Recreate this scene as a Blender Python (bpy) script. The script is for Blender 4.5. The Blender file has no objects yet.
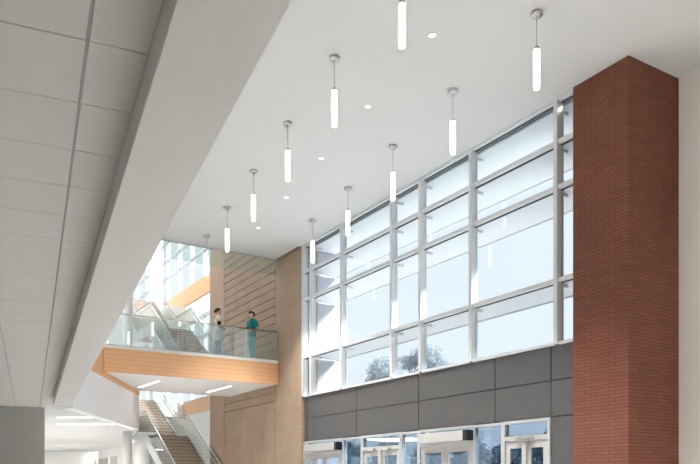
import bpy, bmesh, math, random
from mathutils import Vector, Matrix, Quaternion
random.seed(7)
C = bpy.context.scene.collection
R = math.radians

# ------------------------------------------------------------------ helpers
def lin(r, g, b):
    f = lambda c: (c/255/12.92) if c/255 <= .04045 else ((c/255+.055)/1.055)**2.4
    return (f(r), f(g), f(b))

class MB:
    """collects shapes in one frame's coordinates; build() links them as one mesh object"""
    def __init__(self): self.v = []; self.f = []; self.sm = []
    def poly(self, vs, fs, smooth=False):
        n = len(self.v); self.v += [Vector(p) for p in vs]
        for f in fs: self.f.append([n+i for i in f]); self.sm.append(smooth)
        return self
    def box(self, x0, x1, y0, y1, z0, z1):
        p = [(x, y, z) for z in (z0, z1) for x, y in ((x0, y0), (x1, y0), (x1, y1), (x0, y1))]
        return self.poly(p, [(3,2,1,0), (4,5,6,7), (0,1,5,4), (1,2,6,5), (2,3,7,6), (3,0,4,7)])
    def cbox(self, x0, x1, y0, y1, z0, z1, b=.006):
        """box with bevelled edges"""
        bm = bmesh.new()
        M = Matrix.Translation(((x0+x1)/2, (y0+y1)/2, (z0+z1)/2)) @ Matrix.Diagonal((abs(x1-x0), abs(y1-y0), abs(z1-z0), 1))
        bmesh.ops.create_cube(bm, size=1, matrix=M)
        bmesh.ops.bevel(bm, geom=bm.edges[:], offset=min(b, .45*min(abs(x1-x0), abs(y1-y0), abs(z1-z0))), segments=2, affect='EDGES', profile=.6)
        return self.add(bm)
    def prism(self, pts, z0, z1):
        n = len(pts)
        a = sum(pts[i][0]*pts[(i+1) % n][1]-pts[(i+1) % n][0]*pts[i][1] for i in range(n))
        if a < 0: pts = pts[::-1]
        vs = [(x, y, z0) for x, y in pts]+[(x, y, z1) for x, y in pts]
        fs = [tuple(range(n))[::-1], tuple(range(n, 2*n))]+[(i, (i+1) % n, n+(i+1) % n, n+i) for i in range(n)]
        return self.poly(vs, fs)
    def side(self, pts, x0, x1):
        """outline in (y, z), extruded along x"""
        n = len(pts)
        a = sum(pts[i][0]*pts[(i+1) % n][1]-pts[(i+1) % n][0]*pts[i][1] for i in range(n))
        if a < 0: pts = pts[::-1]
        vs = [(x0, y, z) for y, z in pts]+[(x1, y, z) for y, z in pts]
        fs = [tuple(range(n))[::-1], tuple(range(n, 2*n))]+[(i, (i+1) % n, n+(i+1) % n, n+i) for i in range(n)]
        return self.poly(vs, fs)
    def tube(self, path, r, n=10, caps=True):
        path = [Vector(p) for p in path]; k = len(path)
        rs = r if isinstance(r, (list, tuple)) else [r]*k
        vs = []
        up = None
        for i, p in enumerate(path):
            d = (path[min(i+1, k-1)]-path[max(i-1, 0)]).normalized()
            if up is None:
                up = Vector((0, 0, 1)) if abs(d.z) < .9 else Vector((1, 0, 0))
            x = d.cross(up).normalized(); y = x.cross(d).normalized(); up = y
            for j in range(n):
                a = 2*math.pi*j/n
                vs.append(p+rs[i]*(math.cos(a)*x+math.sin(a)*y))
        fs = [(i*n+j, i*n+(j+1) % n, (i+1)*n+(j+1) % n, (i+1)*n+j) for i in range(k-1) for j in range(n)]
        self.poly(vs, fs, True)
        if caps:
            b = len(self.v)-k*n
            self.f.append([b+j for j in range(n)][::-1]); self.sm.append(False)
            self.f.append([b+(k-1)*n+j for j in range(n)]); self.sm.append(False)
        return self
    def lathe(self, cx, cy, prof, n=24):
        vs = [(cx+r*math.cos(2*math.pi*j/n), cy+r*math.sin(2*math.pi*j/n), z) for r, z in prof for j in range(n)]
        k = len(prof)
        fs = [(i*n+j, i*n+(j+1) % n, (i+1)*n+(j+1) % n, (i+1)*n+j) for i in range(k-1) for j in range(n)]
        self.poly(vs, fs, True)
        b = len(self.v)-k*n
        self.f.append([b+j for j in range(n)][::-1]); self.sm.append(False)
        self.f.append([b+(k-1)*n+j for j in range(n)]); self.sm.append(False)
        return self
    def ball(self, c, r, seg=16, ring=10, cut=None):
        bm = bmesh.new()
        bmesh.ops.create_uvsphere(bm, u_segments=seg, v_segments=ring, radius=1)
        if cut:
            bmesh.ops.delete(bm, geom=[v for v in bm.verts if cut(v.co)], context='VERTS')
        for v in bm.verts: v.co = Vector(c)+Vector((v.co.x*r[0], v.co.y*r[1], v.co.z*r[2]))
        return self.add(bm, True)
    def add(self, bm, smooth=False):
        bm.verts.index_update()
        self.poly([v.co.copy() for v in bm.verts], [[v.index for v in f.verts] for f in bm.faces], smooth)
        bm.free(); return self
    def build(self, name, mat, root=None, base=None, F=None):
        """root: parent thing (its base is the origin); F: frame of a top-level mesh"""
        if root is not None: b = Vector(root['_b'])
        else: b = Vector(base) if base is not None else Vector((0, 0, 0))
        me = bpy.data.meshes.new(name)
        me.from_pydata([v-b for v in self.v], [], self.f); me.validate()
        for p, s in zip(me.polygons, self.sm): p.use_smooth = s
        bm = bmesh.new(); bm.from_mesh(me); bmesh.ops.recalc_face_normals(bm, faces=bm.faces); bm.to_mesh(me); bm.free()
        me.materials.append(mat)
        o = bpy.data.objects.new(name, me); C.objects.link(o)
        if root is not None:
            o.parent = root; o['_b'] = root['_b']
        else:
            o.matrix_world = (F or Matrix())@Matrix.Translation(b); o['_b'] = tuple(b)
        return o

def frame(x, y, deg): return Matrix.Translation((x, y, 0))@Matrix.Rotation(R(deg), 4, 'Z')
FB = frame(-1.193, 24.42, 31.7)    # window wall: x outwards, y along the wall away from the camera
FA = frame(0, 0, 23.53)            # lower ceiling and lamp rows: x to the right, y away
FW = Matrix()
def tag(o, label=None, cat=None, group=None, kind=None):
    if label: o['label'] = label
    if cat: o['category'] = cat
    if group: o['group'] = group
    if kind: o['kind'] = kind
    return o
def thing(name, F, base, label, cat, group=None, kind=None):
    o = bpy.data.objects.new(name, None); C.objects.link(o)
    o.empty_display_size = .2
    o.matrix_world = F@Matrix.Translation(base); o['_b'] = tuple(base)
    return tag(o, label, cat, group, kind)
def struct(name, mb, mat, F, label, cat, base=(0, 0, 0)):
    return tag(mb.build(name, mat, base=base, F=F), label, cat, kind='structure')

# ------------------------------------------------------------------ materials
def newmat(name):
    m = bpy.data.materials.new(name); m.use_nodes = True
    nt = m.node_tree; nt.nodes.clear()
    out = nt.nodes.new('ShaderNodeOutputMaterial')
    return m, nt, out
def N(nt, t, **k):
    n = nt.nodes.new('ShaderNode'+t)
    for a, v in k.items():
        if a in n.inputs: n.inputs[a].default_value = v
        else: setattr(n, a, v)
    return n
def mixrgb(nt, fac, a, b):
    m = nt.nodes.new('ShaderNodeMix'); m.data_type = 'RGBA'
    for key, v in ((0, fac), (6, a), (7, b)):
        if hasattr(v, 'links'): nt.links.new(v, m.inputs[key])
        else: m.inputs[key].default_value = (*v, 1) if isinstance(v, tuple) else v
    return m.outputs[2]
def plain(name, col, rough=.6, metal=0., var=.04, scale=3., bump=0., bscale=60., spec=.4):
    m, nt, out = newmat(name)
    b = N(nt, 'BsdfPrincipled'); b.inputs['Roughness'].default_value = rough; b.inputs['Metallic'].default_value = metal
    b.inputs['Specular IOR Level'].default_value = spec
    tc = N(nt, 'TexCoord'); nz = N(nt, 'TexNoise'); nz.inputs['Scale'].default_value = scale; nz.inputs['Detail'].default_value = 4
    nt.links.new(tc.outputs['Object'], nz.inputs['Vector'])
    d = tuple(max(0, c*(1-var)) for c in col); l = tuple(min(1, c*(1+var)) for c in col)
    nt.links.new(mixrgb(nt, nz.outputs['Fac'], d, l), b.inputs['Base Color'])
    if bump:
        n2 = N(nt, 'TexNoise'); n2.inputs['Scale'].default_value = bscale
        nt.links.new(tc.outputs['Object'], n2.inputs['Vector'])
        bp = N(nt, 'Bump'); bp.inputs['Strength'].default_value = bump; bp.inputs['Distance'].default_value = .01
        nt.links.new(n2.outputs['Fac'], bp.inputs['Height']); nt.links.new(bp.outputs['Normal'], b.inputs['Normal'])
    nt.links.new(b.outputs[0], out.inputs[0]); return m
def emit(name, col, s):
    m, nt, out = newmat(name); e = N(nt, 'Emission'); e.inputs[0].default_value = (*col, 1); e.inputs[1].default_value = s
    nt.links.new(e.outputs[0], out.inputs[0]); return m
def glass(name, tint, refl=.08, veil=0., veilcol=(.9, .93, .95)):
    m, nt, out = newmat(name)
    t = N(nt, 'BsdfTransparent'); t.inputs[0].default_value = (*tint, 1)
    g = N(nt, 'BsdfGlossy'); g.inputs['Roughness'].default_value = .02; g.inputs[0].default_value = (.95, .98, .97, 1)
    lw = N(nt, 'LayerWeight'); lw.inputs[0].default_value = .25
    mp = N(nt, 'MapRange'); mp.inputs['To Min'].default_value = refl*.5; mp.inputs['To Max'].default_value = min(1, refl*6)
    nt.links.new(lw.outputs['Fresnel'], mp.inputs['Value'])
    mx = N(nt, 'MixShader'); nt.links.new(mp.outputs[0], mx.inputs[0])
    src = t
    if veil:
        tr = N(nt, 'BsdfTranslucent'); tr.inputs[0].default_value = (*veilcol, 1)
        mv = N(nt, 'MixShader'); mv.inputs[0].default_value = veil
        nt.links.new(t.outputs[0], mv.inputs[1]); nt.links.new(tr.outputs[0], mv.inputs[2]); src = mv
    nt.links.new(src.outputs[0], mx.inputs[1]); nt.links.new(g.outputs[0], mx.inputs[2])
    nt.links.new(mx.outputs[0], out.inputs[0]); return m
def brick(name, c1, c2, mortar, bw=.203, bh=.0677, ms=.009, bump=.5):
    """running-bond brick on the two vertical faces of an object, in its own coordinates"""
    m, nt, out = newmat(name)
    b = N(nt, 'BsdfPrincipled'); b.inputs['Roughness'].default_value = .85; b.inputs['Specular IOR Level'].default_value = .2
    tc = N(nt, 'TexCoord'); sx = N(nt, 'SeparateXYZ'); nt.links.new(tc.outputs['Object'], sx.inputs[0])
    ad = N(nt, 'Math'); ad.operation = 'ADD'; nt.links.new(sx.outputs[0], ad.inputs[0]); nt.links.new(sx.outputs[1], ad.inputs[1])
    cb = N(nt, 'CombineXYZ'); nt.links.new(ad.outputs[0], cb.inputs[0]); nt.links.new(sx.outputs[2], cb.inputs[1])
    bt = N(nt, 'TexBrick'); nt.links.new(cb.outputs[0], bt.inputs['Vector'])
    bt.inputs['Scale'].default_value = 1; bt.inputs['Brick Width'].default_value = bw; bt.inputs['Row Height'].default_value = bh
    bt.inputs['Mortar Size'].default_value = ms; bt.inputs['Mortar Smooth'].default_value = .2; bt.inputs['Bias'].default_value = -.1
    bt.inputs['Color1'].default_value = (*c1, 1); bt.inputs['Color2'].default_value = (*c2, 1); bt.inputs['Mortar'].default_value = (*mortar, 1)
    nz = N(nt, 'TexNoise'); nz.inputs['Scale'].default_value = 1.3; nz.inputs['Detail'].default_value = 5
    nt.links.new(tc.outputs['Object'], nz.inputs['Vector'])
    hs = N(nt, 'HueSaturation'); nt.links.new(bt.outputs['Color'], hs.inputs['Color'])
    mp = N(nt, 'MapRange'); mp.inputs['To Min'].default_value = .82; mp.inputs['To Max'].default_value = 1.18
    nt.links.new(nz.outputs['Fac'], mp.inputs['Value']); nt.links.new(mp.outputs[0], hs.inputs['Value'])
    nt.links.new(hs.outputs[0], b.inputs['Base Color'])
    bp = N(nt, 'Bump'); bp.inputs['Strength'].default_value = bump; bp.inputs['Distance'].default_value = .006; bp.invert = True
    nt.links.new(bt.outputs['Fac'], bp.inputs['Height']); nt.links.new(bp.outputs['Normal'], b.inputs['Normal'])
    nt.links.new(b.outputs[0], out.inputs[0]); return m
def wood(name, c1, c2, rough=.45, plank=.07):
    """horizontal wood cladding: fine grain and thin board joints along z"""
    m, nt, out = newmat(name)
    b = N(nt, 'BsdfPrincipled'); b.inputs['Roughness'].default_value = rough; b.inputs['Specular IOR Level'].default_value = .35
    tc = N(nt, 'TexCoord'); mp = N(nt, 'Mapping'); mp.inputs['Scale'].default_value = (1.2, 1.2, 40)
    nt.links.new(tc.outputs['Object'], mp.inputs['Vector'])
    nz = N(nt, 'TexNoise'); nz.inputs['Scale'].default_value = 1.; nz.inputs['Detail'].default_value = 6
    nt.links.new(mp.outputs[0], nz.inputs['Vector'])
    col = mixrgb(nt, nz.outputs['Fac'], c1, c2)
    sx = N(nt, 'SeparateXYZ'); nt.links.new(tc.outputs['Object'], sx.inputs[0])
    md = N(nt, 'Math'); md.operation = 'PINGPONG'; md.inputs[1].default_value = plank; nt.links.new(sx.outputs[2], md.inputs[0])
    lt = N(nt, 'Math'); lt.operation = 'LESS_THAN'; lt.inputs[1].default_value = .006; nt.links.new(md.outputs[0], lt.inputs[0])
    nt.links.new(mixrgb(nt, lt.outputs[0], col, tuple(c*.8 for c in c1)), b.inputs['Base Color'])
    nt.links.new(b.outputs[0], out.inputs[0]); return m

M = dict(
    ceiling=plain('ceiling_paint', (.68, .68, .672), .9, var=.01),
    white=plain('white_paint', (.82, .82, .81), .85, var=.015),
    cool=plain('cool_white_paint', (.90, .90, .91), .85, var=.015),
    beige=plain('warm_white_paint', (.86, .82, .765), .85, var=.015),
    soffit=plain('soffit_paint', (.81, .79, .755), .85, var=.01),
    tile=plain('acoustic_tile', (.80, .775, .74), .95, var=.03, scale=90, bump=.15, bscale=250),
    void=plain('dark_void', (.03, .03, .03), .9),
    grid=plain('grid_metal', (.45, .44, .42), .6),
    grey=plain('grey_paint', (.44, .43, .40), .8),
    brick=brick('red_brick', (.205, .075, .047), (.165, .060, .038), (.105, .05, .034), bw=.295),
    tan=brick('tan_brick', (.42, .305, .222), (.37, .265, .187), (.34, .255, .19), bump=.25),
    tansm=plain('tan_stone', (.42, .30, .21), .8, var=.05),
    alu=plain('aluminium', (.66, .67, .675), .45, .1, var=.02),
    gasket=plain('gasket', (.03, .03, .035), .7),
    panel=plain('grey_composite_panel', (.105, .102, .10), .42, .2, var=.03, scale=.8),
    joint=plain('panel_joint', (.015, .015, .015), .8),
    shade=plain('sunshade_metal', (.80, .82, .84), .5, 0., var=.02),
    ext=plain('exterior_cladding', (.50, .51, .56), .6, var=.02),
    wood=wood('oak_cladding', (.75, .42, .21), (.85, .50, .27)),
    cap=plain('white_solid_cap', (.85, .84, .82), .4),
    steel=plain('brushed_steel', (.60, .60, .59), .3, .9, var=.03),
    chrome=plain('satin_nickel', (.55, .55, .54), .28, .9),
    tread=plain('brown_stair_tile', (.54, .44, .365), .6, var=.12, scale=20),
    nosing=plain('dark_nosing', (.22, .175, .14), .6),
    stringer=plain('grey_steel_paint', (.52, .515, .51), .45, .2),
    floor=plain('pale_terrazzo', (.69, .69, .685), .35, var=.05, scale=40),
    storefront=plain('storefront_frame', (.44, .45, .45), .45, .1),
    cream=plain('cream_metal', (.46, .45, .43), .45, .1),
    black=plain('black_plastic', (.015, .015, .016), .4),
    pglass=glass('window_glass', (.90, .93, .95), .006, .0),
    bglass=glass('guard_glass', (.93, .975, .965), .14, .07),  # translucent veil stands in for whitish reflections on the guard
    cglass=glass('curtain_glass', (.88, .94, .91), .10, .03),
    sglass=glass('stair_glass', (.955, .985, .975), .09, .0),
    dglass=glass('door_glass', (.62, .70, .78), .08),
    tube=emit('opal_tube', (1, .985, .95), 5.0),
    tubeend=emit('opal_tube_end', (1, .97, .9), 1.6),
    strip=emit('linear_lens', (1, .97, .92), 9.),
    lens=emit('downlight_lens', (1, .95, .88), 2.2),
    trunk=plain('bark', (.16, .13, .11), .9, var=.2, scale=20),
    pave=plain('concrete_paving', (.50, .50, .48), .9, var=.08, scale=1.),
)
def leafmat(name, c1, c2):
    m, nt, out = newmat(name)
    d = N(nt, 'BsdfDiffuse'); t = N(nt, 'BsdfTranslucent'); mx = N(nt, 'MixShader'); mx.inputs[0].default_value = .5
    oi = N(nt, 'NewGeometry'); col = mixrgb(nt, oi.outputs['Random Per Island'], c1, c2)
    nt.links.new(col, d.inputs[0]); nt.links.new(col, t.inputs[0])
    nt.links.new(d.outputs[0], mx.inputs[1]); nt.links.new(t.outputs[0], mx.inputs[2]); nt.links.new(mx.outputs[0], out.inputs[0]); return m
M['leaf'] = leafmat('haze_paled_leaves', (.46, .51, .54), (.54, .59, .62))  # leaf colour paled to stand in for haze and overexposure
M['leafd'] = leafmat('blue_green_leaves', (.10, .16, .20), (.20, .28, .33))

# ------------------------------------------------------------------ setting: floors and ceilings
struct('ground_exterior', MB().box(.3, 90, -60, 90, -.25, -.05), M['pave'], FB, 'pale concrete paving outside the entrance doors', 'ground')
struct('floor', MB().prism([(-26, -30), (1.5, -30), (1.5, 34), (-26, 34)], -.2, 0), M['floor'], FB, 'pale polished lobby floor', 'floor')
struct('ceiling_atrium', MB().prism([(-20, -29.9), (.14, -29.9), (.14, .75), (-.2, .75), (-.2, 2.56), (-20, 2.56)], 9.5, 9.9),
       M['ceiling'], FB, 'smooth white high ceiling with rows of pendants', 'ceiling')

struct('ceiling_corner', MB().box(.14, 1.6, -29.9, -12.43, 9.5, 9.9), M['ceiling'], FB, 'white ceiling beside the red brick pier', 'ceiling')
# lower tiled ceiling at the left (tiles with open joints above a dark void)
HT = 3.55
tiles = MB()
g = .0065
a_edges = [.523, .246, -.357, -.96, -1.563, -2.166, -2.77, -3.98, -5.18, -7.6, -10.0]
t0, dt = 3.62-.612*12, .612
for i in range(len(a_edges)-1):
    for k in range(0, 42):
        y0, y1 = t0+k*dt, t0+(k+1)*dt
        if y0 > 21.8: break
        tiles.cbox(a_edges[i+1]+g, a_edges[i]-g*(0 if i == 0 else 1), y0+g*.6, min(y1, 21.9)-g*.6, HT, HT+.02, .004)
cl = struct('ceiling_lower', tiles, M['tile'], FA, 'grey acoustic tile ceiling over the lower left', 'ceiling')
gr = MB()
for e in a_edges[1:]: gr.box(e-.0045, e+.0045, t0, 21.9, HT, HT+.03)
gr.build('ceiling_grid', M['grid'], cl)
MB().box(-10, .523, t0, 21.9, HT+.03, HT+.05).build('ceiling_void', M['void'], cl)

struct('beam_edge', MB().cbox(.5235, .934, t0, 19.2, 3.37, 7.0, .004), M['soffit'], FA, 'long smooth drywall bulkhead along the edge of the tiled ceiling', 'beam')
struct('floor_upper', MB().box(-12, .52, t0, 21.9, 4.2, 5.8), M['white'], FA, 'upper level floor behind the long bulkhead', 'floor')
struct('wall_back', MB().box(-26, 1.5, -30.2, -30, 0, 9.9), M['white'], FB, 'wall behind the viewer', 'wall')
struct('wall_left', MB().box(-12.2, -12, -28, 30, 0, 16.5), M['white'], FA, 'far left wall of the lobby', 'wall')
struct('wall_grey', MB().box(-12, .37, 21.9, 22.2, 0, HT+.06), M['grey'], FA, 'plain grey wall under the end of the tiled ceiling', 'wall')
# right wall beside the brick pier
struct('wall_right', MB().box(1.39, 1.6, -30, -11.10, -.05, 9.9), M['beige'], FB, 'warm white wall right of the red brick pier', 'wall')
struct('column_brick', MB().cbox(-.14, 1.39, -12.43, -11.10, 0, 9.5, .006), M['brick'], FB, 'tall red brick pier at the right of the windows', 'column', base=(-.14, -12.43, 0))

# ------------------------------------------------------------------ window wall (curtain wall bays)
mull = [-11.17, -10.60, -7.92, -5.92, -4.60, -1.89, .08]
ztr = [4.40, 5.72, 7.66, 8.60, 9.47]
ORD = ['first', 'second', 'third', 'fourth', 'fifth', 'sixth', 'seventh', 'eighth', 'ninth', 'tenth', 'eleventh']
def bay(i, y0, y1):
    w = thing(f'window_{i}', FB, (0, y0, 4.4), f'tall glazed window bay, {ORD[i-1]} from the red brick pier', 'window', kind='structure')
    mb = MB().cbox(-.11, .09, y0-.05, y0+.05, 4.4, 9.5, .004)
    mb.build('mullion', M['alu'], w)
    MB().box(.005, .055, y0+.05, y0+.066, 4.4, 9.5).build('gasket', M['gasket'], w)
    for k in range(4):
        z0, z1 = ztr[k], ztr[k+1]
        MB().box(.02, .035, y0+.05, y1-.05, z0, z1).build('pane', M['pglass'], w)
    for k, z in enumerate(ztr):
        h = .045 if k not in (0, 4) else .03
        MB().cbox(-.08, .085, y0+.05, y1-.05, z-h, z+h, .004).build('transom', M['alu'], w)
        if 0 < k < 4: MB().box(.0, .05, y0+.05, y1-.05, z-h-.014, z-h).build('gasket', M['gasket'], w)
    MB().box(.0, .05, y0+.05, y1-.05, 9.43, 9.445).build('gasket', M['gasket'], w)
    return w
edges = mull+[.66]
for i in range(len(edges)-1): w = bay(i+1, edges[i], edges[i+1])
# end frame against the tan wall
MB().cbox(-.11, .09, .60, .68, 4.4, 9.5, .004).build('mullion', M['alu'], w)

# sunshades outside
for k, (z, nm) in enumerate(((9.43, 'topmost of four, just below the ceiling line'), (8.62, 'second from the top'), (7.68, 'third from the top'), (5.74, 'lowest, above the bottom row of panes'))):
    t = thing('sunshade', FB, (.1, -5.2, z), f'white horizontal sunshade outside the windows, {nm}', 'sunshade', 'sunshades outside the glazed wall')
    MB().cbox(.17, 1.2, -11.08, .6, z-.02, z+.03, .01).build('blade', M['shade'], t)
    MB().cbox(1.2, 1.25, -11.08, .6, z-.05, z+.06, .01).build('fascia', M['shade'], t)
    for y in mull[1:]:
        MB().side([(y+.12, z-.02), (y+.16, z-.02), (y+.16, z-.09), (y+.12, z-.09)], .1, .42).build('bracket', M['alu'], t)

struct('sun_blocker_slab', MB().cbox(.15, 1.35, -11.0, .66, 9.56, 9.9, .01), M['ext'], FB, 'added unseen slab above the glazed wall that blocks the sun', 'roof')  # added out of view to keep sun off the mullions
# grey metal panels
wp = thing('wall_cladding', FB, (0, -5, 2.88), 'band of dark grey metal panels under the windows', 'wall', kind='structure')
MB().box(.03, .3, -11.09, .66, 2.86, 4.40).build('backing', M['joint'], wp)
pj = [-12.2, -10.40, -8.69, -5.76, -2.67, .43, .66]
pj_ok = [-11.09, -10.40, -8.69, -5.76, -2.67, .43, .65]
gp = .012
for a, b in zip(pj_ok[:-1], pj_ok[1:]):
    for z0, z1 in ((2.88, 3.645), (3.645, 4.39)):
        MB().cbox(-.02, .04, a+gp, b-gp, z0+gp*.7, z1-gp*.7, .005).build('panel', M['panel'], wp)
for z0, z1 in ((1.72, 2.88), (0, 1.72)):
    MB().cbox(-.02, .04, -11.09, -10.40-gp, z0+gp, z1-gp, .005).build('panel', M['panel'], wp)
MB().box(.03, .3, -11.09, -10.42, 0, 2.9).build('backing', M['joint'], wp)

# ------------------------------------------------------------------ entrance storefront
def framebox(root, o0, o1, y0, y1, z0, z1, t=.06, name='frame', mat='alu', bottom=True):
    mb = MB().cbox(o0, o1, y0, y0+t, z0, z1, .004).cbox(o0, o1, y1-t, y1, z0, z1, .004).cbox(o0, o1, y0+t, y1-t, z1-t, z1, .004)
    if bottom: mb.cbox(o0, o1, y0+t, y1-t, z0, z0+t, .004)
    return mb.build(name, M[mat], root)
def leaf(root, y0, y1, z1, hinge):
    mb = MB().cbox(-.03, .03, y0, y0+.13, .01, z1, .004).cbox(-.03, .03, y1-.13, y1, .01, z1, .004)
    mb.cbox(-.03, .03, y0+.13, y1-.13, z1-.16, z1, .004).cbox(-.03, .03, y0+.13, y1-.13, .01, .27, .004)
    l = mb.build('leaf', M['cream'], root)
    MB().box(-.006, .006, y0+.13, y1-.13, .27, z1-.16).build('pane', M['dglass'], l)
    yh = y1-.065 if hinge == 0 else y0+.065
    MB().tube([(-.03, yh, .95), (-.09, yh, .95), (-.09, yh, 1.35), (-.03, yh, 1.35)], .014).build('handle', M['steel'], l)
def doorset(i, y0, y1, operator, label):
    d = thing(f'door_{i}', FB, (0, (y0+y1)/2, 0), label, 'door', kind='structure')
    framebox(d, -.06, .08, y0, y1, 0, 2.87, .07, 'frame', 'storefront', False)
    ym = (y0+y1)/2
    zh = 2.42
    MB().cbox(-.06, .08, y0+.07, y1-.07, zh, zh+.10, .004).build('header', M['cream'], d)
    MB().box(.0, .012, y0+.07, y1-.07, zh+.1, 2.8).build('transom_pane', M['dglass'], d)
    if operator:
        bx = MB().cbox(-.26, -.06, y0+.12, y1-.2, 2.50, 2.74, .012).build('operator_box', M['cream'], d)
        MB().cbox(-.265, -.055, y0-.03, y0+.12, 2.495, 2.745, .008).build('end_cap', M['black'], bx)
    else:
        MB().cbox(-.10, .03, ym-.06, ym+.06, .0, zh, .004).build('centre_post', M['grey'], d)
        for yy in (y0+.45, y1-.75):
            MB().cbox(-.14, -.06, yy, yy+.28, zh-.02, zh+.05, .01).build('closer', M['steel'], d)
    leaf(d, y0+.08, ym-.01, zh-.01, 0); leaf(d, ym+.01, y1-.08, zh-.01, 1)
doorset(1, -1.86, .42, True, 'far entrance door set under a cream operator box beside the tan brick')
doorset(2, -4.99, -3.01, False, 'second entrance door set from the tan brick with small panes above')
doorset(3, -7.95, -5.80, True, 'third entrance door set, cream operator box with black end cap')
doorset(4, -10.40, -8.98, False, 'entrance door set nearest the red brick pier')
for i, (y0, y1) in enumerate(((.42, .66), (-3.01, -1.86), (-5.80, -4.99), (-8.98, -7.95))):
    s = thing(f'window_{8+i}', FB, (0, y0, 0), 'narrow sidelight between the entrance doors', 'window', kind='structure')
    framebox(s, -.05, .07, y0+.002, y1-.002, 0, 2.86, .06, 'frame', 'storefront')
    MB().box(.0, .012, y0+.06, y1-.06, .06, 2.8).build('pane', M['dglass'], s)

# ------------------------------------------------------------------ tan brick wall with recessed courses
tw = thing('wall_tan', FB, (0, 2, 0), 'tan brick wall with dark recessed courses behind the balcony', 'wall', kind='structure')
TO = -.11
MB().box(TO+.05, .5, .66, 9.23, 0, 16.5).build('backing', M['tan'], tw)
MB().cbox(TO, TO+.06, .68, 2.7, 0, 9.5, .008).build('pier_face', M['tan'], tw)
MB().cbox(TO, TO+.06, 7.62, 9.23, 0, 16.5, .008).build('end_face', M['tansm'], tw)
MB().cbox(TO, TO+.06, 2.71, 7.60, 0, 4.41, .006).build('lower_face', M['tan'], tw)
bands = MB(); z = 4.44
while z < 16.2:
    bands.cbox(TO, TO+.06, 2.71, 7.60, z, z+.293, .006); z += .315
bands.build('banded_face', M['tan'], tw)
struct('wall_return', MB().box(.5, 1.7, .68, .9, -.05, 16.5), M['ext'], FB, 'pale outer return wall seen through the far windows', 'wall')
struct('wall_upper', MB().box(-20, .5, 2.3, 2.56, 9.9, 16.5), M['white'], FB, 'wall above the edge of the high ceiling', 'wall')

# ------------------------------------------------------------------ stair hall beyond
SR = 16.5
struct('ceiling_stair_hall', MB().box(-20, 1.8, 2.3, 4, SR, SR+.2).box(-20, 1.8, 28, 30.2, SR, SR+.2).box(-20, -12, 4, 28, SR, SR+.2).box(.4, 1.8, 4, 28, SR, SR+.2),
       M['white'], FB, 'high white ceiling around the added skylight over the stairs', 'ceiling')
sk = thing('window_50', FB, (-6, 16, SR), 'added unseen skylight that lights the stairs', 'window', kind='structure')  # unseen opening added to let daylight onto the stairs
for y in range(4, 28, 3):
    MB().cbox(-12, .4, y-.05, y+.05, SR, SR+.2).build('mullion', M['alu'], sk)
    MB().box(-12, .4, y+.05, y+2.95, SR+.1, SR+.11).build('pane', M['pglass'], sk)
ws = thing('wall_stair_hall', FB, (1.5, 20, 0), 'white wall beside the stairs under the tall glazing', 'wall', kind='structure')
MB().box(1.5, 1.8, 9.0, 30, 0, 5.1).build('lower_wall', M['white'], ws)
MB().box(1.5, 1.8, 9.0, 30, 10.06, 11.0).build('spandrel', M['white'], ws)
MB().cbox(1.44, 1.5, 9.0, 30, 5.1, 5.78, .004).build('wood_sill', M['wood'], ws)
MB().cbox(1.44, 1.5, 9.0, 30, 11.0, 11.92, .004).build('wood_band', M['wood'], ws)
MB().box(1.5, 1.8, 9.0, 30, 5.1, 5.78).build('sill_core', M['white'], ws)
MB().box(1.5, 1.8, 9.0, 30, 11.0, 11.92).build('band_core', M['white'], ws)
MB().box(.5, 1.8, 8.9, 9.0, 0, SR).build('reveal', M['tansm'], ws)
ys = [9.0, 10.4, 12.4, 14.4, 16.37, 18.33, 20.4, 22.45, 24.47, 26.7, 28.4, 30.0]
for j, (z0, z1, trs) in enumerate(((5.78, 10.06, (7.9, 9.0)), (11.92, SR, (13.35, 14.36, 15.4)))):
    for i in range(len(ys)-1):
        y0, y1 = ys[i], ys[i+1]
        w = thing(f'window_{12+j*11+i}', FB, (1.6, y0, z0), ('lower' if j == 0 else 'upper')+f' stair hall window, {ORD[i]} past the tan brick wall', 'window', kind='structure')
        MB().cbox(1.5, 1.72, y0-.06, y0+.06, z0, z1, .004).build('mullion', M['alu'], w)
        MB().box(1.6, 1.615, y0+.06, y1-.06, z0, z1).build('pane', M['pglass'], w)
        for zt in (z0+.04,)+trs+(z1-.04,):
            MB().cbox(1.52, 1.70, y0+.06, y1-.06, zt-.05, zt+.05, .004).build('transom', M['alu'], w)
struct('column_pier', MB().cbox(.75, 1.35, 20.5, 21.3, 0, SR, .01), M['white'], FB, 'white square pier in front of the stair hall glazing', 'column')
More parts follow.
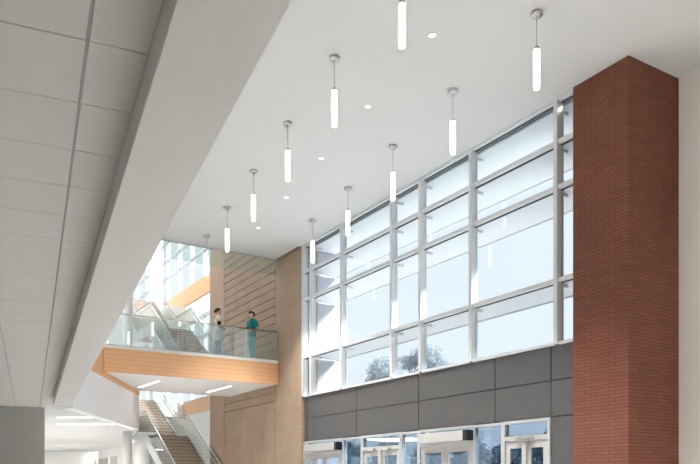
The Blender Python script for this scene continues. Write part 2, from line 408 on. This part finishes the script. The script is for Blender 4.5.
# far end of the hall: glazed white end wall
we = thing('wall_end', FB, (-8, 30, 0), 'bright glazed end wall of the stair hall', 'wall', kind='structure')
MB().box(-20, 1.8, 30, 30.2, 0, 3.55).build('lower_wall', M['white'], we)
MB().box(-20, 1.8, 30, 30.2, 5.1, 6.1).build('spandrel', M['white'], we)
MB().box(-20, 1.8, 30, 30.2, 9.9, 11.6).build('spandrel', M['white'], we)
xs = [-20, -17, -14, -11, -8.5, -6, -3.5, -1, 1.5]
for j, (z0, z1) in enumerate(((6.1, 9.9), (11.6, SR))):
    for i in range(8):
        w = thing(f'window_{34+j*8+i}', FB, (xs[i], 30, z0), ('lower' if j == 0 else 'upper')+f' end window beyond the stairs, {ORD[i]} from the left', 'window', kind='structure')
        MB().cbox(xs[i]-.06, xs[i]+.06, 30, 30.16, z0, z1, .004).build('mullion', M['alu'], w)
        MB().box(xs[i]+.06, xs[i+1]-.06, 30.08, 30.095, z0, z1).build('pane', M['pglass'], w)
        MB().cbox(xs[i]+.06, xs[i+1]-.06, 30.0, 30.16, z0+1.2, z0+1.3, .004).build('transom', M['alu'], w)

# upper floor plates beyond the stairs
struct('floor_landing', MB().box(-14, 1.5, 17.2, 30, 5.0, 5.78), M['white'], FB, 'upper level floor at the head of the lower flight', 'floor')
struct('floor_top', MB().box(-14, 1.5, 17.1, 30, 10.1, 10.93), M['white'], FB, 'top level floor at the head of the upper flight', 'floor')

# left floor edge (wood fascia over white drywall), running almost straight away
FC = Matrix.Translation((-7.83, 23.38, 0))@Matrix.Rotation(R(3.9), 4, 'Z')
wc = thing('wall_fascia', FC, (0, 0, 3.55), 'upper floor edge left of the balcony, wood fascia above white drywall', 'wall', kind='structure')
MB().box(-.3, 0, -3.2, 5.13, 3.53, 4.80).build('drywall', M['cool'], wc)
MB().cbox(-.3, .02, -3.2, 5.13, 4.80, 5.79, .004).build('wood_fascia', M['wood'], wc)
MB().cbox(-.3, .035, -3.2, 5.13, 4.79, 4.815, .004).build('edge_trim', M['cap'], wc)
struct('floor_side', MB().box(-9, -.3, -3.0, 5.1, 5.3, 5.80), M['white'], FC, 'upper level floor left of the stairs', 'floor')
# lower level ceiling beyond the bulkhead
struct('ceiling_rear', MB().prism([(-6.86, 17.95), (-7.60, 20.0), (-8.18, 28.5), (-12.4, 40.4), (-22.6, 60), (-34, 62), (-34, 30), (-8.45, 20.3), (-7.4, 17.7)], 3.555, 3.7), M['ceiling'], FW,
       'white lower level ceiling with linear lights', 'ceiling')
rw = thing('wall_rear', FW, (-17.6, 50.5, 0), 'white angled wall at the back of the lower level', 'wall', kind='structure')
d = Vector((-22.6+12.7, 60-41, 0)).normalized(); n_ = Vector((-d.y, d.x, 0))
def rq(p0, p1, z0, z1, th=.2, off=0):
    p0 = Vector((*p0, 0)); p1 = Vector((*p1, 0)); dd = (p1-p0).normalized(); nn = Vector((dd.y, -dd.x, 0))
    q = [p0+nn*off, p1+nn*off, p1+nn*(off+th), p0+nn*(off+th)]
    return MB().prism([(v.x, v.y) for v in q], z0, z1)
rq((-11.2, 38.1), (-22.6, 60), 0, 3.55).build('wall_face', M['white'], rw)
rq((-22.6, 60), (-32, 58), 0, 3.55).build('wall_end_face', M['grey'], rw)
for f0, f1 in ((.10, .20), (.24, .40), (.46, .58)):
    a = Vector((-12.4, 40.4)).lerp(Vector((-22.6, 60)), f0); b = Vector((-12.4, 40.4)).lerp(Vector((-22.6, 60)), f1)
    rq(tuple(a), tuple(b), 1.2, 3.0, .04, -.02).build('door_panel', M['grey'], rw)  # grey panels standing for the dark windows in this wall
# round white columns
def rcol(x, y, z0, z1, lab, r=.19):
    struct('column_round', MB().lathe(x, y, [(r+.02, z0), (r+.02, z0+.04), (r, z0+.05), (r, z1)], 32), M['white'], FW, lab, 'column')
rcol(-9.12, 30.1, 0, 3.55, 'round white column under the white drywall edge')
rcol(-9.25, 30.6, 5.8, 16.4, 'round white column standing on the upper level left of the stairs', .2)

# ------------------------------------------------------------------ balcony slab, guard and glass
BY = 2.48; BX0, BX1 = -6.22, TO
sl = thing('slab_balcony', FB, (-3, 4.7, 5.0), 'balcony slab clad in pale wood with a white soffit', 'slab', kind='structure')
MB().cbox(BX0, BX1-.005, BY, BY+.05, 5.0, 5.77, .01).build('wood_front', M['wood'], sl)
MB().box(BX0+.02, BX1-.005, BY+.05, 7.0, 5.02, 5.84).build('slab_core', M['white'], sl)
MB().cbox(BX0-.02, BX1-.005, BY-.02, BY+.2, 5.77, 5.86, .008).build('cap', M['cap'], sl)
gd = thing('glass_guard', FB, (-3, BY+.09, 5.86), 'clear glass balcony guard with a thin steel handrail on the wood clad slab', 'guard rail')
np_ = 5; L = (BX1-BX0)/np_
for i in range(np_):
    x0 = BX0+i*L
    MB().box(x0+.012, x0+L-.012, BY+.08, BY+.095, 5.865, 6.88).build('glass_panel', M['bglass'], gd)
for i in range(np_+1):
    x0 = min(BX0+i*L, BX1-.03)
    MB().cbox(x0-.003, x0+.003, BY+.08, BY+.095, 5.865, 6.88, .001).build('joint', M['steel'], gd)
MB().tube([(BX0-.05, BY+.0875, 6.91), (BX1-.01, BY+.0875, 6.91)], .024, 12).build('handrail', M['steel'], gd)
MB().cbox(BX0, BX1-.01, BY+.07, BY+.105, 5.861, 5.90, .004).build('base_channel', M['steel'], gd)
dc = thing('smoke_curtain', FB, (-6, BY, 8.9), 'glass draught curtain hanging along the edge of the high ceiling', 'glass screen')
xs2 = [-12.1, -10.1, -8.1, -6.1, -4.1, -2.1, BX1-.01]
for a, b in zip(xs2[:-1], xs2[1:]):
    MB().box(a+.004, b-.004, BY+.01, BY+.022, 8.92, 9.47).build('glass_panel', M['cglass'], dc)
MB().cbox(-12.1, BX1-.01, BY-.0, BY+.03, 9.47, 9.498, .003).build('channel', M['stringer'], dc)

# light strips under the balcony and lower ceilings
def strip(F, p, q, w, z, lab, group):
    p = Vector((*p, z)); q = Vector((*q, z)); d = (q-p).normalized(); n = Vector((-d.y, d.x, 0))*w/2
    t = thing('linear_light', F, tuple((p+q)/2), lab, 'light', group)
    pts = [p-n, q-n, q+n, p+n]
    MB().prism([(v.x, v.y) for v in pts], z-.012, z+.0).build('lens', M['strip'], t)
    e = d*.02; m = n*1.25
    fr = MB()
    for s in (-1, 1):
        a, b = p-e, q+e
        fr.prism([((a+n*s).x, (a+n*s).y), ((b+n*s).x, (b+n*s).y), ((b+m*s).x, (b+m*s).y), ((a+m*s).x, (a+m*s).y)], z-.016, z)
    fr.build('housing', M['cap'], t)
    return t
BI = FB.inverted()
def b2(x, y): v = BI@Vector((x, y, 0)); return (v.x, v.y)
strip(FB, b2(-6.70, 25.6), b2(-7.82, 27.25), .11, 5.018, 'slim linear light under the balcony, left one by the drywall edge', 'linear lights under the balcony')
strip(FB, b2(-4.42, 26.97), b2(-5.58, 28.68), .11, 5.018, 'slim linear light under the balcony, right one near the tan brick', 'linear lights under the balcony')
strip(FW, (-9.3, 23.35), (-8.05, 23.15), .14, 3.548, 'linear light in the lower ceiling, nearer of two', 'linear lights in the lower ceiling')
strip(FW, (-10.4, 26.1), (-8.35, 25.95), .14, 3.548, 'linear light in the lower ceiling, farther of two', 'linear lights in the lower ceiling')

# ------------------------------------------------------------------ staircases
def flight(root, x0, x1, y0, z0, y1, z1, name='flight'):
    n = max(2, round((z1-z0)/.165)); r = (z1-z0)/n; g = (y1-y0)/n
    top = []
    for i in range(n):
        top += [(y0+i*g, z0+i*r), (y0+i*g, z0+(i+1)*r)]
    top += [(y1, z1)]
    f = MB().side(top+[(y1, z1-.32), (y0+.35, z0-.02 if z0 < .1 else z0-.12)], x0, x1).build(name, M['tread'], root)
    ns = MB()
    for i in range(n): ns.box(x0+.01, x1-.01, y0+i*g-.012, y0+i*g+.03, z0+(i+1)*r-.022, z0+(i+1)*r+.003)
    ns.build('nosing', M['nosing'], f)
    return r, g
def stair(lab, y0, z0, y1, zl, y2, y3, z3, x0=-2.15, x1=-.27):
    t = thing('staircase', FB, ((x0+x1)/2, y0, z0), lab, 'stairs', 'staircases in the hall')
    flight(t, x0, x1, y0, z0, y1, zl)
    MB().box(x0, x1, y1, y2, zl-.3, zl).build('landing', M['tread'], t)
    flight(t, x0, x1, y2, zl, y3, z3)
    for x, nm in ((x0-.06, 'l'), (x1, 'r')):
        up = [(y0-.15, z0+.02), (y0-.05, z0+.2), (y1, zl+.12), (y2-.05, zl+.12), (y3, z3+.12)]
        dn = [(y3, z3-.34), (y2+.1, zl-.34), (y1+.15, zl-.34), (y0+.35, z0)]
        MB().side(up+dn, x, x+.06).build('stringer', M['stringer'], t)
        xc = x+.03
        segs = [((y0, z0+.1), (y1, zl+.1), 4), ((y1, zl+.1), (y2, zl+.1), 1), ((y2, zl+.1), (y3, z3+.1), 3)]
        for (a, b), (c, d_), k in segs:
            for i in range(k):
                f0, f1 = i/k, (i+1)/k
                ya, yb = a+(c-a)*f0+.012, a+(c-a)*f1-.012
                za, zb = b+(d_-b)*f0, b+(d_-b)*f1
                MB().side([(ya, za+.02), (yb, zb+.02), (yb, zb+.98), (ya, za+.98)], xc-.007, xc+.007).build('glass_panel', M['sglass'], t)
        MB().tube([(xc, y0-.1, z0+1.1), (xc, y1, zl+1.1), (xc, y2, zl+1.1), (xc, y3, z3+1.1), (xc, y3+.3, z3+1.1)], .026, 10).build('top_rail', M['steel'], t)
        xi = xc+(.09 if nm == 'l' else -.09)
        MB().tube([(xi, y0-.1, z0+.96), (xi, y1, zl+.96), (xi, y2, zl+.96), (xi, y3, z3+.96)], .02, 10).build('handrail', M['steel'], t)
    return t
stair('lower brown staircase rising from the lobby under the balcony', 5.85, 0, 11.8, 3.59, 13.2, 17.2, 5.78)
stair('upper brown staircase with glass sides rising behind the balcony', 7.45, 5.84, 11.3, 8.43, 13.4, 17.1, 10.93)

# ------------------------------------------------------------------ pendants and downlights
def pendant(a, t, lab):
    p = thing('pendant_light', FA, (a, t, 9.5), lab, 'pendant light', 'tube pendants under the high ceiling')
    MB().lathe(a, t, [(.03, 9.44), (.095, 9.443), (.1, 9.45), (.1, 9.49), (.096, 9.4995), (.01, 9.4995)], 28).build('canopy', M['chrome'], p)
    MB().tube([(a, t, 9.445), (a+.004, t, 9.3), (a-.006, t, 9.15), (a+.006, t+.004, 9.02), (a, t, 8.90)], .0075, 6).build('cable', M['steel'], p)
    MB().lathe(a, t, [(.02, 8.91), (.05, 8.905), (.053, 8.89), (.053, 8.865)], 20).build('cap', M['chrome'], p)
    MB().lathe(a, t, [(.053, 8.864), (.055, 8.85), (.055, 8.235), (.05, 8.225)], 20).build('tube', M['tube'], p)
    MB().lathe(a, t, [(.051, 8.224), (.055, 8.22), (.054, 8.195), (.04, 8.186), (.005, 8.185)], 20).build('end_lens', M['tubeend'], p)
o1 = ['nearest, cut by the top edge', 'second from the front', 'third from the front', 'fourth from the front', 'fifth from the front', 'farthest, against the stair hall']
for k in range(6): pendant(5.26, 10.07+2.74*k, f'white tube pendant in the row along the bulkhead, {o1[k]}')
o2 = ['nearest the red brick pier', 'second from the red brick pier', 'third, middle of the row', 'fourth from the red brick pier', 'farthest, near the tan brick']
for k in range(5): pendant(7.92, 10.22+2.705*k, f'white tube pendant in the row beside the windows, {o2[k]}')
od = ['nearest and largest', 'second nearest', 'middle of five', 'fourth, beyond the middle', 'farthest']
for k in range(5):
    a, t = 6.6, 11.48+2.725*k
    p = thing('downlight', FA, (a, t, 9.5), f'small round recessed downlight between the pendant rows, {od[k]}', 'ceiling light', 'recessed downlights')
    MB().lathe(a, t, [(.062, 9.499), (.062, 9.492), (.088, 9.49), (.092, 9.499)], 24).build('trim_ring', M['cap'], p)
    MB().lathe(a, t, [(.002, 9.493), (.06, 9.494), (.06, 9.499)], 24).build('lens', M['lens'], p)

# ------------------------------------------------------------------ trees outside
def tree(x, y, h, blobs, lab, mat, group, dens=1100, size=.11):
    base = (x, y, -.05)
    t = thing('tree', FW, base, lab, 'tree', group)
    tb = MB().tube([(x, y, -.05), (x+.1, y, h*.35), (x-.1, y+.1, h*.65)], [h*.022, h*.017, h*.01], 8)
    for (bx, by, bz, r, rz) in blobs:
        tb.tube([(x, y, h*.45), (x+bx*.5, y+by*.5, (h*.45+bz)/2+.2), (x+bx, y+by, bz)], [h*.01, h*.007, h*.003], 6)
    tb.build('trunk', M['trunk'], t)
    fo = MB()
    for (bx, by, bz, r, rz) in blobs:
        n = int(dens*r*r)
        for _ in range(n):
            while True:
                q = Vector((random.uniform(-1, 1), random.uniform(-1, 1), random.uniform(-1, 1)))
                if .35 < q.length < 1: break
            q = q*(.85+.3*random.random())
            c = Vector((x+bx+q.x*r, y+by+q.y*r, bz+q.z*rz))
            u = Vector((random.gauss(0, 1), random.gauss(0, 1), random.gauss(0, 1))).normalized()
            w = u.orthogonal().normalized(); s = size*(.6+.8*random.random())
            fo.poly([c-u*s, c-w*s*.5, c+u*s, c+w*s*.5], [(0, 1, 2, 3)])
    fo.build('foliage', M[mat], t)
def px(u, Y): return (u-350)/735*Y
Y = 58.
tree(px(385, Y), Y, 11.5, [(0, 0, 10.4, 1.35, 1.1), (-.5, .3, 9.3, 1.1, .8), (.9, 0, 9.6, .9, .6), (1.8, .3, 9.0, .9, .5)], 'pale tree outside the windows, left one with a rounded crown', 'leaf', 'pale trees beyond the windows')
tree(px(425, Y+4), Y+4, 13.0, [(.2, 0, 12.1, 1.5, 1.0), (-1.5, .3, 11.6, 1.0, .6), (1.3, 0, 11.0, 1.4, .9), (2.6, .4, 10.3, 1.3, .7), (-.4, .4, 10.4, 1.0, .7), (.6, .4, 9.4, 1.8, .9)], 'pale tree outside the windows, taller right one with a spreading crown', 'leaf', 'pale trees beyond the windows')
hl = ['leftmost', 'second from left', 'third from left', 'fourth from left', 'fifth from left', 'sixth from left', 'rightmost']
for i, (u, Y, h) in enumerate(((312, 92, 7.4), (350, 83, 6.6), (389, 92, 7.6), (430, 82, 6.5), (470, 74, 6.3), (512, 66, 5.8), (556, 60, 6.2))):
    tree(px(u, Y), Y, h, [(0, 0, h*.62, 1.7, h*.36), (-1.1, .3, h*.5, 1.2, h*.32), (1.1, -.3, h*.5, 1.2, h*.34)], f'dark blue green bush outside the entrance doors, {hl[i]}', 'leafd', 'bushes beyond the entrance doors', 260, .24)

# ------------------------------------------------------------------ people on the balcony
def skin_mesh(name, verts, edges, mat, root, sub=2, smooth=True):
    """verts: (co, radius); verts[0] is the skin root"""
    me = bpy.data.meshes.new(name); me.from_pydata([v[0] for v in verts], edges, [])
    o = bpy.data.objects.new(name, me); C.objects.link(o)
    bm = bmesh.new(); bm.from_mesh(me); sk = bm.verts.layers.skin.verify()
    bm.verts.ensure_lookup_table()
    for v, (c, r) in zip(bm.verts, verts):
        v[sk].radius = r if isinstance(r, tuple) else (r, r); v[sk].use_root = False
    bm.verts[0][sk].use_root = True
    bm.to_mesh(me); bm.free()
    md = o.modifiers.new('Skin', 'SKIN'); md.use_smooth_shade = True; md.branch_smoothing = .6
    sd = o.modifiers.new('Sub', 'SUBSURF'); sd.levels = sub; sd.render_levels = sub
    me.materials.append(mat); o.parent = root
    return o
class Sk:
    def __init__(self): self.v = []; self.e = []
    def add(self, co, r, par=None):
        self.v.append((co, r)); i = len(self.v)-1
        if par is not None: self.e.append((par, i))
        return i
    def chain(self, par, pts):
        for co, r in pts: par = self.add(co, r, par)
        return par
PM = dict(
    skin=plain('skin', lin(222, 176, 152), .55, var=.05), hair=plain('dark_brown_hair', lin(52, 36, 28), .5, var=.3, scale=40),
    eye=plain('eye', (.02, .015, .01), .3), lips=plain('lips', lin(170, 95, 88), .5),
    teal=plain('teal_scrubs', lin(14, 128, 128), .85, var=.12, scale=9), teal_paled=plain('glass_paled_scrubs', lin(120, 190, 195), .85, var=.08, scale=9),  # trouser teal paled to imitate the guard glass in front
    cream=plain('cream_knit', lin(232, 222, 205), .9, var=.08, scale=12), dark=plain('black_knit', lin(26, 25, 30), .9, var=.1),
    pale=plain('pale_grey_cloth', lin(205, 205, 205), .9, var=.08), slate=plain('slate_trousers', lin(100, 112, 128), .9, var=.1),
    shoe=plain('dark_shoe', lin(40, 38, 38), .5), wshoe=plain('white_shoe', lin(215, 215, 212), .5))
def person(base, rz, H, lab, top, sleeve, trou, shoe, female, short_sleeve, hem=None):
    """standing, facing local +x; arms folded at the waist"""
    k = H/1.75
    t = bpy.data.objects.new('person', None); C.objects.link(t)
    t.matrix_world = FB@Matrix.Translation(base)@Matrix.Rotation(R(rz), 4, 'Z')
    t['_b'] = (0, 0, 0); tag(t, lab, 'person')
    P = lambda x, y, z: (x*k, y*k, z*k)
    sh = .165 if female else .19; hp = .09
    # arm joints: upper arm hangs, forearm folds across the waist
    arm = {}
    for s in (-1, 1):
        arm[s] = [P(.0, s*sh, 1.41), P(-.015, s*(sh+.055), 1.27), P(-.02, s*(sh+.07), 1.10), P(.10, s*(sh+.02), 1.045), P(.195, s*.10, 1.01+(.035 if s > 0 else 0)), P(.215, s*.045, 1.005+(.035 if s > 0 else 0))]
    S = Sk()
    pel = S.add(P(0, 0, .95), (.10*k, .135*k))
    w = S.chain(pel, [(P(.005, 0, 1.08), (.088*k, .118*k)), (P(.01, 0, 1.22), (.098*k, .135*k)), (P(0, 0, 1.36), (.09*k, .145*k)), (P(-.005, 0, 1.45), (.06*k, .075*k)), (P(-.004, 0, 1.50), .050*k), (P(.006, 0, 1.545), .052*k)])
    ch = w-3
    hd = S.chain(w, [(P(.03, 0, 1.58), (.078*k, .062*k)), (P(.014, 0, 1.645), (.096*k, .076*k)), (P(.008, 0, 1.70), (.086*k, .07*k)), (P(.0, 0, 1.735), (.045*k, .04*k))])
    S.chain(hd-2, [(P(.112, 0, 1.618), .014*k), (P(.122, 0, 1.606), .010*k)])   # nose
    for s in (-1, 1):
        S.chain(hd-2, [(P(.0, s*.078, 1.635), .014*k), (P(-.006, s*.088, 1.64), .010*k)])   # ears
        a = arm[s]
        e = S.chain(ch, [(a[0], .055*k), (a[1], .047*k), (a[2], .040*k), (a[3], .034*k), (a[4], .026*k), (a[5], (.016*k, .032*k))])
        wx, wy, wz = a[5]
        dx = -s   # fingers point across the body
        for j, (fx, ln) in enumerate(((-.024, .062), (-.008, .072), (.008, .068), (.024, .054))):
            S.chain(e, [((wx+.012*k, wy+dx*.035*k, wz+fx*k), .0095*k), ((wx+.016*k, wy+dx*(.035+ln*.5)*k, wz+fx*k*1.1), .009*k), ((wx+.004*k, wy+dx*(.035+ln)*k, wz+fx*k*1.1), .008*k)])
        S.chain(e, [((wx-.005*k, wy+dx*.01*k, wz+.036*k), .010*k), ((wx+.004*k, wy+dx*.035*k, wz+.052*k), .009*k)])   # thumb
        S.chain(pel, [(P(.0, s*hp, .86), .09*k), (P(.012, s*hp, .68), .074*k), (P(.012, s*hp, .50), .055*k), (P(-.012, s*hp, .33), .056*k), (P(-.02, s*hp, .11), .038*k), (P(-.01, s*hp, .055), .04*k), (P(.11, s*(hp+.02), .035), (.03*k, .042*k)), (P(.17, s*(hp+.022), .028), (.02*k, .032*k))])
    skin_mesh('body', S.v, S.e, PM['skin'], t)
    # hair: cap over the skull, open at the face
    f = (lambda c: (c.x > .35 and c.z < .42) or c.z < -.62 or (c.x > -.1 and c.z < -.05))
    h = MB().ball(P(-.006, 0, 1.655), (.106*k, .088*k, .100*k), 20, 14, f)
    if female:
        h.ball(P(-.105, 0, 1.635), (.04*k, .045*k, .04*k), 12, 8)
    else:
        h.ball(P(.06, -.02, 1.735), (.055*k, .07*k, .035*k), 12, 8)
    ho = h.build('hair', PM['hair'], t)
    sol = ho.modifiers.new('Solid', 'SOLIDIFY'); sol.thickness = .012*k; sol.offset = 1
    for s in (-1, 1):
        MB().ball(P(.094, s*.03, 1.648), (.008*k, .012*k, .008*k), 10, 6).build('eye', PM['eye'], t)
    MB().ball(P(.088, 0, 1.575), (.008*k, .022*k, .006*k), 10, 6).build('mouth', PM['lips'], t)
    # clothes: rings lofted round the body
    def loft(mb, rings, n=20):
        vs = [(k*(cx+rx*math.cos(2*math.pi*q/n)), k*(ry*math.sin(2*math.pi*q/n)), k*z) for z, rx, ry, cx in rings for q in range(n)]
        m_ = len(rings)
        return mb.poly(vs, [(a*n+q, a*n+(q+1) % n, (a+1)*n+(q+1) % n, (a+1)*n+q) for a in range(m_-1) for q in range(n)], True)
    def finish(o, sub=1):
        sd = o.modifiers.new('Sub', 'SUBSURF'); sd.levels = sub; sd.render_levels = sub; return o
    f_ = .94 if female else 1.
    mb = loft(MB(), [(.85, .138, .176, 0), (.95, .132, .170*f_, 0), (1.08, .116, .148*f_, .003), (1.20, .124, .160*f_, .008), (1.32, .126, .180*f_, .004), (1.395, .108, .190*f_, 0), (1.44, .084, .145*f_, -.004), (1.475, .070, .092, -.004), (1.51, .060, .066, -.002)])
    for s in (-1, 1):
        a = arm[s]; v = [Vector(p) for p in a]
        if short_sleeve: mb.tube([v[0]-Vector((0, s*.03*k, 0)), v[0]+Vector((0, s*.02*k, -.02*k)), v[1], v[1].lerp(v[2], .6)], [.062*k, .074*k, .070*k, .074*k], 14, False)
        else: mb.tube([v[0]-Vector((0, s*.03*k, 0)), v[0]+Vector((0, s*.02*k, -.02*k)), v[1]], [.060*k, .070*k, .064*k], 14, False)
    finish(mb.build('top', PM[top], t))
    if not short_sleeve:
        for s in (-1, 1):
            v = [Vector(p) for p in arm[s]]
            finish(MB().tube([v[1].lerp(v[2], .2), v[1].lerp(v[2], .8), v[2], v[2].lerp(v[3], .3), v[3], v[3].lerp(v[4], .9)], [.060*k, .060*k, .060*k, .060*k, .056*k, .044*k], 14, False).build('sleeve', PM[sleeve], t))
    if hem:
        finish(loft(MB(), [(1.0, .136, .168, 0), (.86, .15, .186, 0), (.70, .160, .20, .005), (.58, .168, .205, .008)]).build('tunic', PM[hem], t))
    mb = loft(MB(), [(1.0, .118, .150, 0), (.92, .126, .164, 0), (.84, .122, .168, 0), (.80, .10, .15, 0)])
    for s in (-1, 1):
        mb.tube([P(0, s*hp*.9, .90), P(.004, s*hp, .80), P(.012, s*hp, .66), P(.012, s*hp, .48), P(-.008, s*hp, .28), P(-.016, s*hp, .07)], [.085*k, .094*k, .088*k, .078*k, .074*k, .076*k], 16, False)
    finish(mb.build('trousers', PM[trou], t))
    for s in (-1, 1):
        V = Sk(); i = V.add(P(-.045, s*hp, .05), (.045*k, .045*k)); V.chain(i, [(P(.05, s*(hp+.012), .047), (.044*k, .048*k)), (P(.15, s*(hp+.022), .04), (.036*k, .048*k)), (P(.195, s*(hp+.024), .034), (.024*k, .034*k))])
        skin_mesh('shoe', V.v, V.e, PM[shoe], t)
    return t
person((-2.19, 3.0, 5.84), -8, 1.76, 'person with dark tied hair in cream top and black sleeves behind the balcony glass', 'cream', 'dark', 'slate', 'shoe', True, False, 'pale')
person((-.92, 2.95, 5.84), 190, 1.78, 'person with short dark hair in teal scrubs standing behind the balcony glass', 'teal', 'teal', 'teal_paled', 'wshoe', False, True)

# ------------------------------------------------------------------ light
w = bpy.data.worlds.new('World'); bpy.context.scene.world = w; w.use_nodes = True
bg = w.node_tree.nodes['Background']; bg.inputs[0].default_value = (.89, .95, 1.0, 1); bg.inputs[1].default_value = 1.13
sd = bpy.data.lights.new('Sun', 'SUN'); sd.energy = 11; sd.angle = R(14); sd.color = (1, .985, .965)
so = bpy.data.objects.new('Sun', sd); C.objects.link(so)
el = R(29)
db = Vector((-.48*math.cos(el), .877*math.cos(el), -math.sin(el)))
dw = FB.to_3x3()@db
so.rotation_euler = dw.to_track_quat('-Z', 'Y').to_euler(); so.location = (20, -5, 30)

def lamp(name, x, y, z, sx, sy, e, col=(1, .97, .93)):
    l = bpy.data.lights.new(name, 'AREA'); l.shape = 'RECTANGLE'; l.size = sx; l.size_y = sy; l.energy = e; l.color = col
    o = bpy.data.objects.new(name, l); C.objects.link(o); o.location = (x, y, z); return o
for i, (x, y) in enumerate(((-12, 26), (-13, 33), (-18, 42), (-16, 50), (-22, 52))):
    lamp('lower_level_fill', x, y, 3.5, 2.4, 2.4, 380)  # added area fills that brighten the lower level, no fixtures modelled
for k in range(8):
    v = FA@Vector((6.6, 3.3+2.725*k, 9.47))  # beams of the modelled downlights, plus nearer unseen ones added to brighten the lobby
    l = bpy.data.lights.new('downlight_fill_beam', 'SPOT'); l.energy = 2150; l.spot_size = R(80); l.spot_blend = .6; l.shadow_soft_size = .06; l.color = (1, .99, .975)
    o = bpy.data.objects.new('downlight_fill_beam', l); C.objects.link(o); o.location = v
for k in range(3):
    v = FB@Vector((.55, -15.5-2.6*k, 9.47))  # added spots that brighten the right wall, no fixtures modelled here
    l = bpy.data.lights.new('downlight_fill_beam', 'SPOT'); l.energy = 420; l.spot_size = R(95); l.spot_blend = .8; l.shadow_soft_size = .06; l.color = (1, .98, .95)
    o = bpy.data.objects.new('downlight_fill_beam', l); C.objects.link(o); o.location = v
v = FB@Vector((-5, 14.5, SR-.4))  # added area fill that brightens the stair hall, no fixture modelled
lamp('stair_hall_fill', v.x, v.y, v.z, 4, 5, 950)
# ------------------------------------------------------------------ camera
cd = bpy.data.cameras.new('Camera'); cam = bpy.data.objects.new('Camera', cd); C.objects.link(cam)
cam.location = (0, 0, 1.5); cam.rotation_euler = (R(90), 0, 0)
cd.sensor_width = 36; cd.sensor_fit = 'HORIZONTAL'; cd.lens = 735/700*36
cd.shift_y = (482-232)/700
cd.clip_end = 500; cd.clip_start = .05
sc = bpy.context.scene; sc.camera = cam
sc.view_settings.view_transform = 'Standard'; sc.view_settings.look = 'None'; sc.view_settings.gamma = 1
sc.view_settings.exposure = 0.0
try:
    sc.cycles.transparent_max_bounces = 24; sc.cycles.max_bounces = 10; sc.cycles.diffuse_bounces = 8
    sc.cycles.caustics_reflective = False; sc.cycles.caustics_refractive = False
except Exception: pass
for o in C.objects:
    if '_b' in o: del o['_b']
